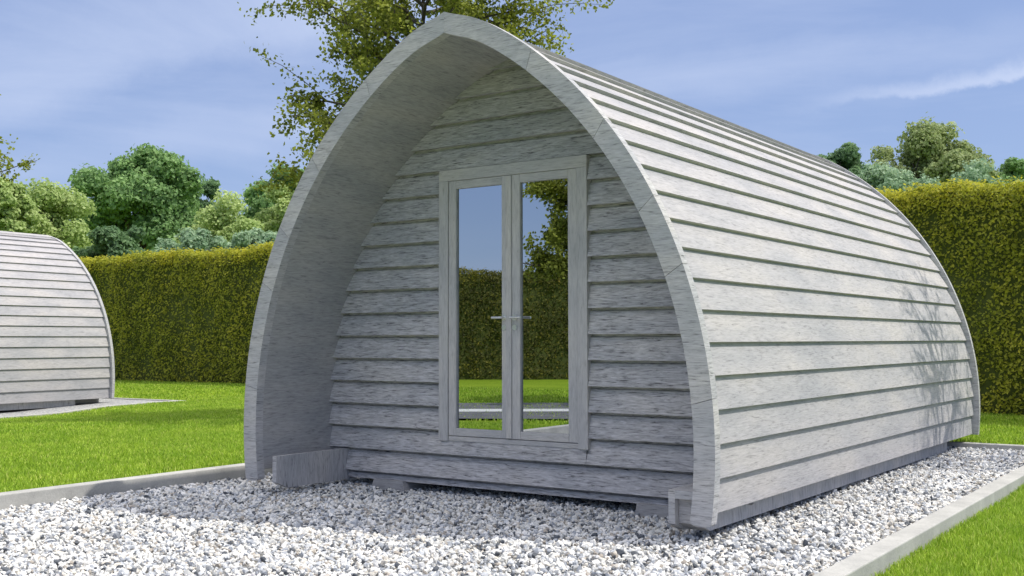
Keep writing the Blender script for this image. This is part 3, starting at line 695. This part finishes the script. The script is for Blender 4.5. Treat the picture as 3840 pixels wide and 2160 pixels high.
far_tree(300, 765, 518, 52, m_dark, 'big round dark green tree, tallest beyond the left hedge', n=17000, leaf=.34, name='tree')
far_tree(640, 850, 655, 58, m_deep, 'dark green tree close behind the right shoulder of the big round tree', n=6000, leaf=.34)
far_tree(-60, 370, 670, 44, m_lime, 'pale yellow green tree rising behind the cut-off pod', n=12000, leaf=.26)
far_tree(280, 560, 830, 36, m_deep, 'low dark bush between the cut-off pod and the hedge top', kind='bush', n=6000, leaf=.22, name='bush')
far_tree(-120, 110, 640, 40, m_lime, 'yellowish green tree at the left edge above the cut-off pod', n=7000, leaf=.26)
far_tree(690, 1060, 715, 46, m_lime, 'bright yellow green tree above the left hedge, right of the big round tree', n=10000, leaf=.26)
far_tree(600, 900, 850, 40, m_sage, 'low grey green bush behind the left hedge, below the bright yellow green tree', kind='bush', n=6000, leaf=.24, name='bush')
far_tree(830, 1080, 840, 42, m_sage, 'low grey green bush behind the hedge next to the large pod\'s left edge', kind='bush', n=7000, leaf=.24, name='bush')
far_tree(925, 1240, 615, 56, m_dark, 'dark green tree half hidden by the large pod\'s left edge', n=9000, leaf=.32)
far_tree(985, 1260, 660, 48, m_lime, 'pale green tree touching the large pod\'s left edge, in front of a darker one', n=9000, leaf=.26)
far_tree(3030, 3310, 540, 50, m_deep, 'small dark green tree where the roof of the large pod meets the sky', n=8000, leaf=.28)
far_tree(3240, 3690, 455, 46, m_olive, 'big olive green domed tree, tallest above the right hedge', n=16000, leaf=.26)
far_tree(3470, 3730, 560, 42, m_olive, 'smaller olive tree leaning out right of the big domed tree', n=6000, leaf=.24)
far_tree(3650, 3920, 540, 44, m_dark, 'pointed green tree at the right edge above the hedge', kind='cone', n=7000, leaf=.24)
far_tree(3150, 3530, 610, 36, m_sage, 'pale grey green bush peeping over the right hedge, left part', kind='bush', n=6000, leaf=.20, name='bush')
far_tree(3450, 3950, 612, 35, m_sage, 'pale grey green bush peeping over the right hedge, right part', kind='bush', n=7000, leaf=.20, name='bush')

def open_tree(x, y, z0, H, W, n, m_, label, leaf=.075, nb=26, zc0=None, seed=None, bare=0.0, twig=3, spread=.25):
    """nearby open-crowned tree: real branches carrying separate leaves"""
    global rng
    rng = np.random.default_rng(seed or 1)
    root = empty('birch_tree', (x, y, 0)); tb = Tubes(); zc0 = zc0 or H * .4
    T = wiggle((0, 0, z0 - .2), (rng.normal(0, .15), rng.normal(0, .15), H * .93), 9, .05); tb.add(T, np.linspace(.09, .010, 9), 8)
    tips = []
    for i in range(nb):
        f = (i + .5) / nb; zz = zc0 - .4 + (H * .9 - zc0) * f; base = np.array([np.interp(zz, T[:, 2], T[:, 0]), np.interp(zz, T[:, 2], T[:, 1]), zz])
        a = i * 2.4 + rng.uniform(-.4, .4); L_ = W * (1.05 - .6 * f ** 1.5) * rng.uniform(.6, 1.05)
        e = base + [math.cos(a) * L_, math.sin(a) * L_, L_ * rng.uniform(.05, .55)]
        P = wiggle(base, e, 7, .06); tb.add(P, np.linspace(.035, .007, 7), 5)
        for k in range(twig * 3):
            t = rng.uniform(.25, 1); j = P[int(t * 6)]; d_ = (e - base) / (L_ + 1e-6) + rng.normal(0, .6, 3); e2 = j + d_ * rng.uniform(.25, .75) * W * .32
            Q = wiggle(j, e2, 4, .03); Q[-1][2] -= .06; tb.add(Q, np.linspace(.010, .003, 4), 3); tips.append((j, e2))
    tb.build('trunk', [M['bark']], root)
    ti = rng.integers(0, len(tips), n); t = rng.uniform(.15, 1.1, n)[:, None]
    J = np.array([q[0] for q in tips]); E_ = np.array([q[1] for q in tips])
    dens = rng.uniform(size=len(tips)) > bare
    k = dens[ti]; ti, t = ti[k], t[k]
    pos = J[ti] * (1 - t) + E_[ti] * t + rng.normal(0, spread * .32, (len(ti), 3))
    rn = np.clip(rng.uniform(0, 1, len(ti)) * .75 + rng.uniform(0, .3, len(tips))[ti], 0, 1)
    V, rn = leaf_cards(pos, np.tile([0, 0, .5], (len(pos), 1)), rng.uniform(.6, 1.25, len(pos)) * leaf, rn, aspect=.7, flop=1.0)
    np_mesh('crown', V, np.arange(len(V)), 4, [m_], rnd=rn, parent=root)
    return tag(root, label, 'tree')
m_birch = leafset('leaves_birch', (0.07, 0.10, 0.015), (0.46, 0.50, 0.08), transl=.45)
SEED1, SEED2 = 12, 22
x, y = spot(1560, 17.5)
open_tree(x, y, .05, 9.2, 2.75, 62000, m_birch, 'open leafy tree rising behind the arched front of the large pod', nb=54, zc0=2.7, seed=SEED1)
x, y = spot(-300, 30)
open_tree(x, y, .05, 9.2, 3.0, 9000, m_birch, 'thin open tree whose branch tips reach in at the left edge', nb=26, zc0=4.6, leaf=.12, seed=SEED2)
open_tree(-4.6, -8.6, -.05, 7.5, 1.75, 70000, m_birch, 'leafy tree on the near lawn, seen only in the right-hand door glass', nb=34, zc0=2.4, leaf=.08, seed=3)
open_tree(4.9, 7.1, -.05, 7.0, 1.7, 2600, m_birch, 'thinly leaved young tree right of the pod, casting twig shadows on its side', nb=30, zc0=2.6, leaf=.05, twig=4, bare=.3, seed=5)

# path seen in the door glass
d_ = np.array([.82, -.57]); n_ = np.array([.57, .82]); c_ = np.array([-5.3, -7.3])
def strip(name, o0, o1, dz, m_, L0=-14, L1=9):
    b = MB(); s = np.linspace(L0, L1, 24)
    for a, e in zip(s[:-1], s[1:]):
        q = []
        for ss, oo in ((a, o0), (e, o0), (e, o1), (a, o1)):
            P = c_ + d_ * ss + n_ * oo; q.append((P[0], P[1], float(zlawn(P[0], P[1])) + dz))
        b.poly(q)
    return b.build(name, m_, merge=True)
tag(strip('path', -2.4, 2.0, .03, M['asphalt']), kind='structure')
mm, nt, p, o = mat('white_line'); p.inputs['Base Color'].default_value = (.7, .7, .68, 1); M['white'] = mm
tag(strip('path_marking', -.35, .35, .036, M['white']), kind='structure')
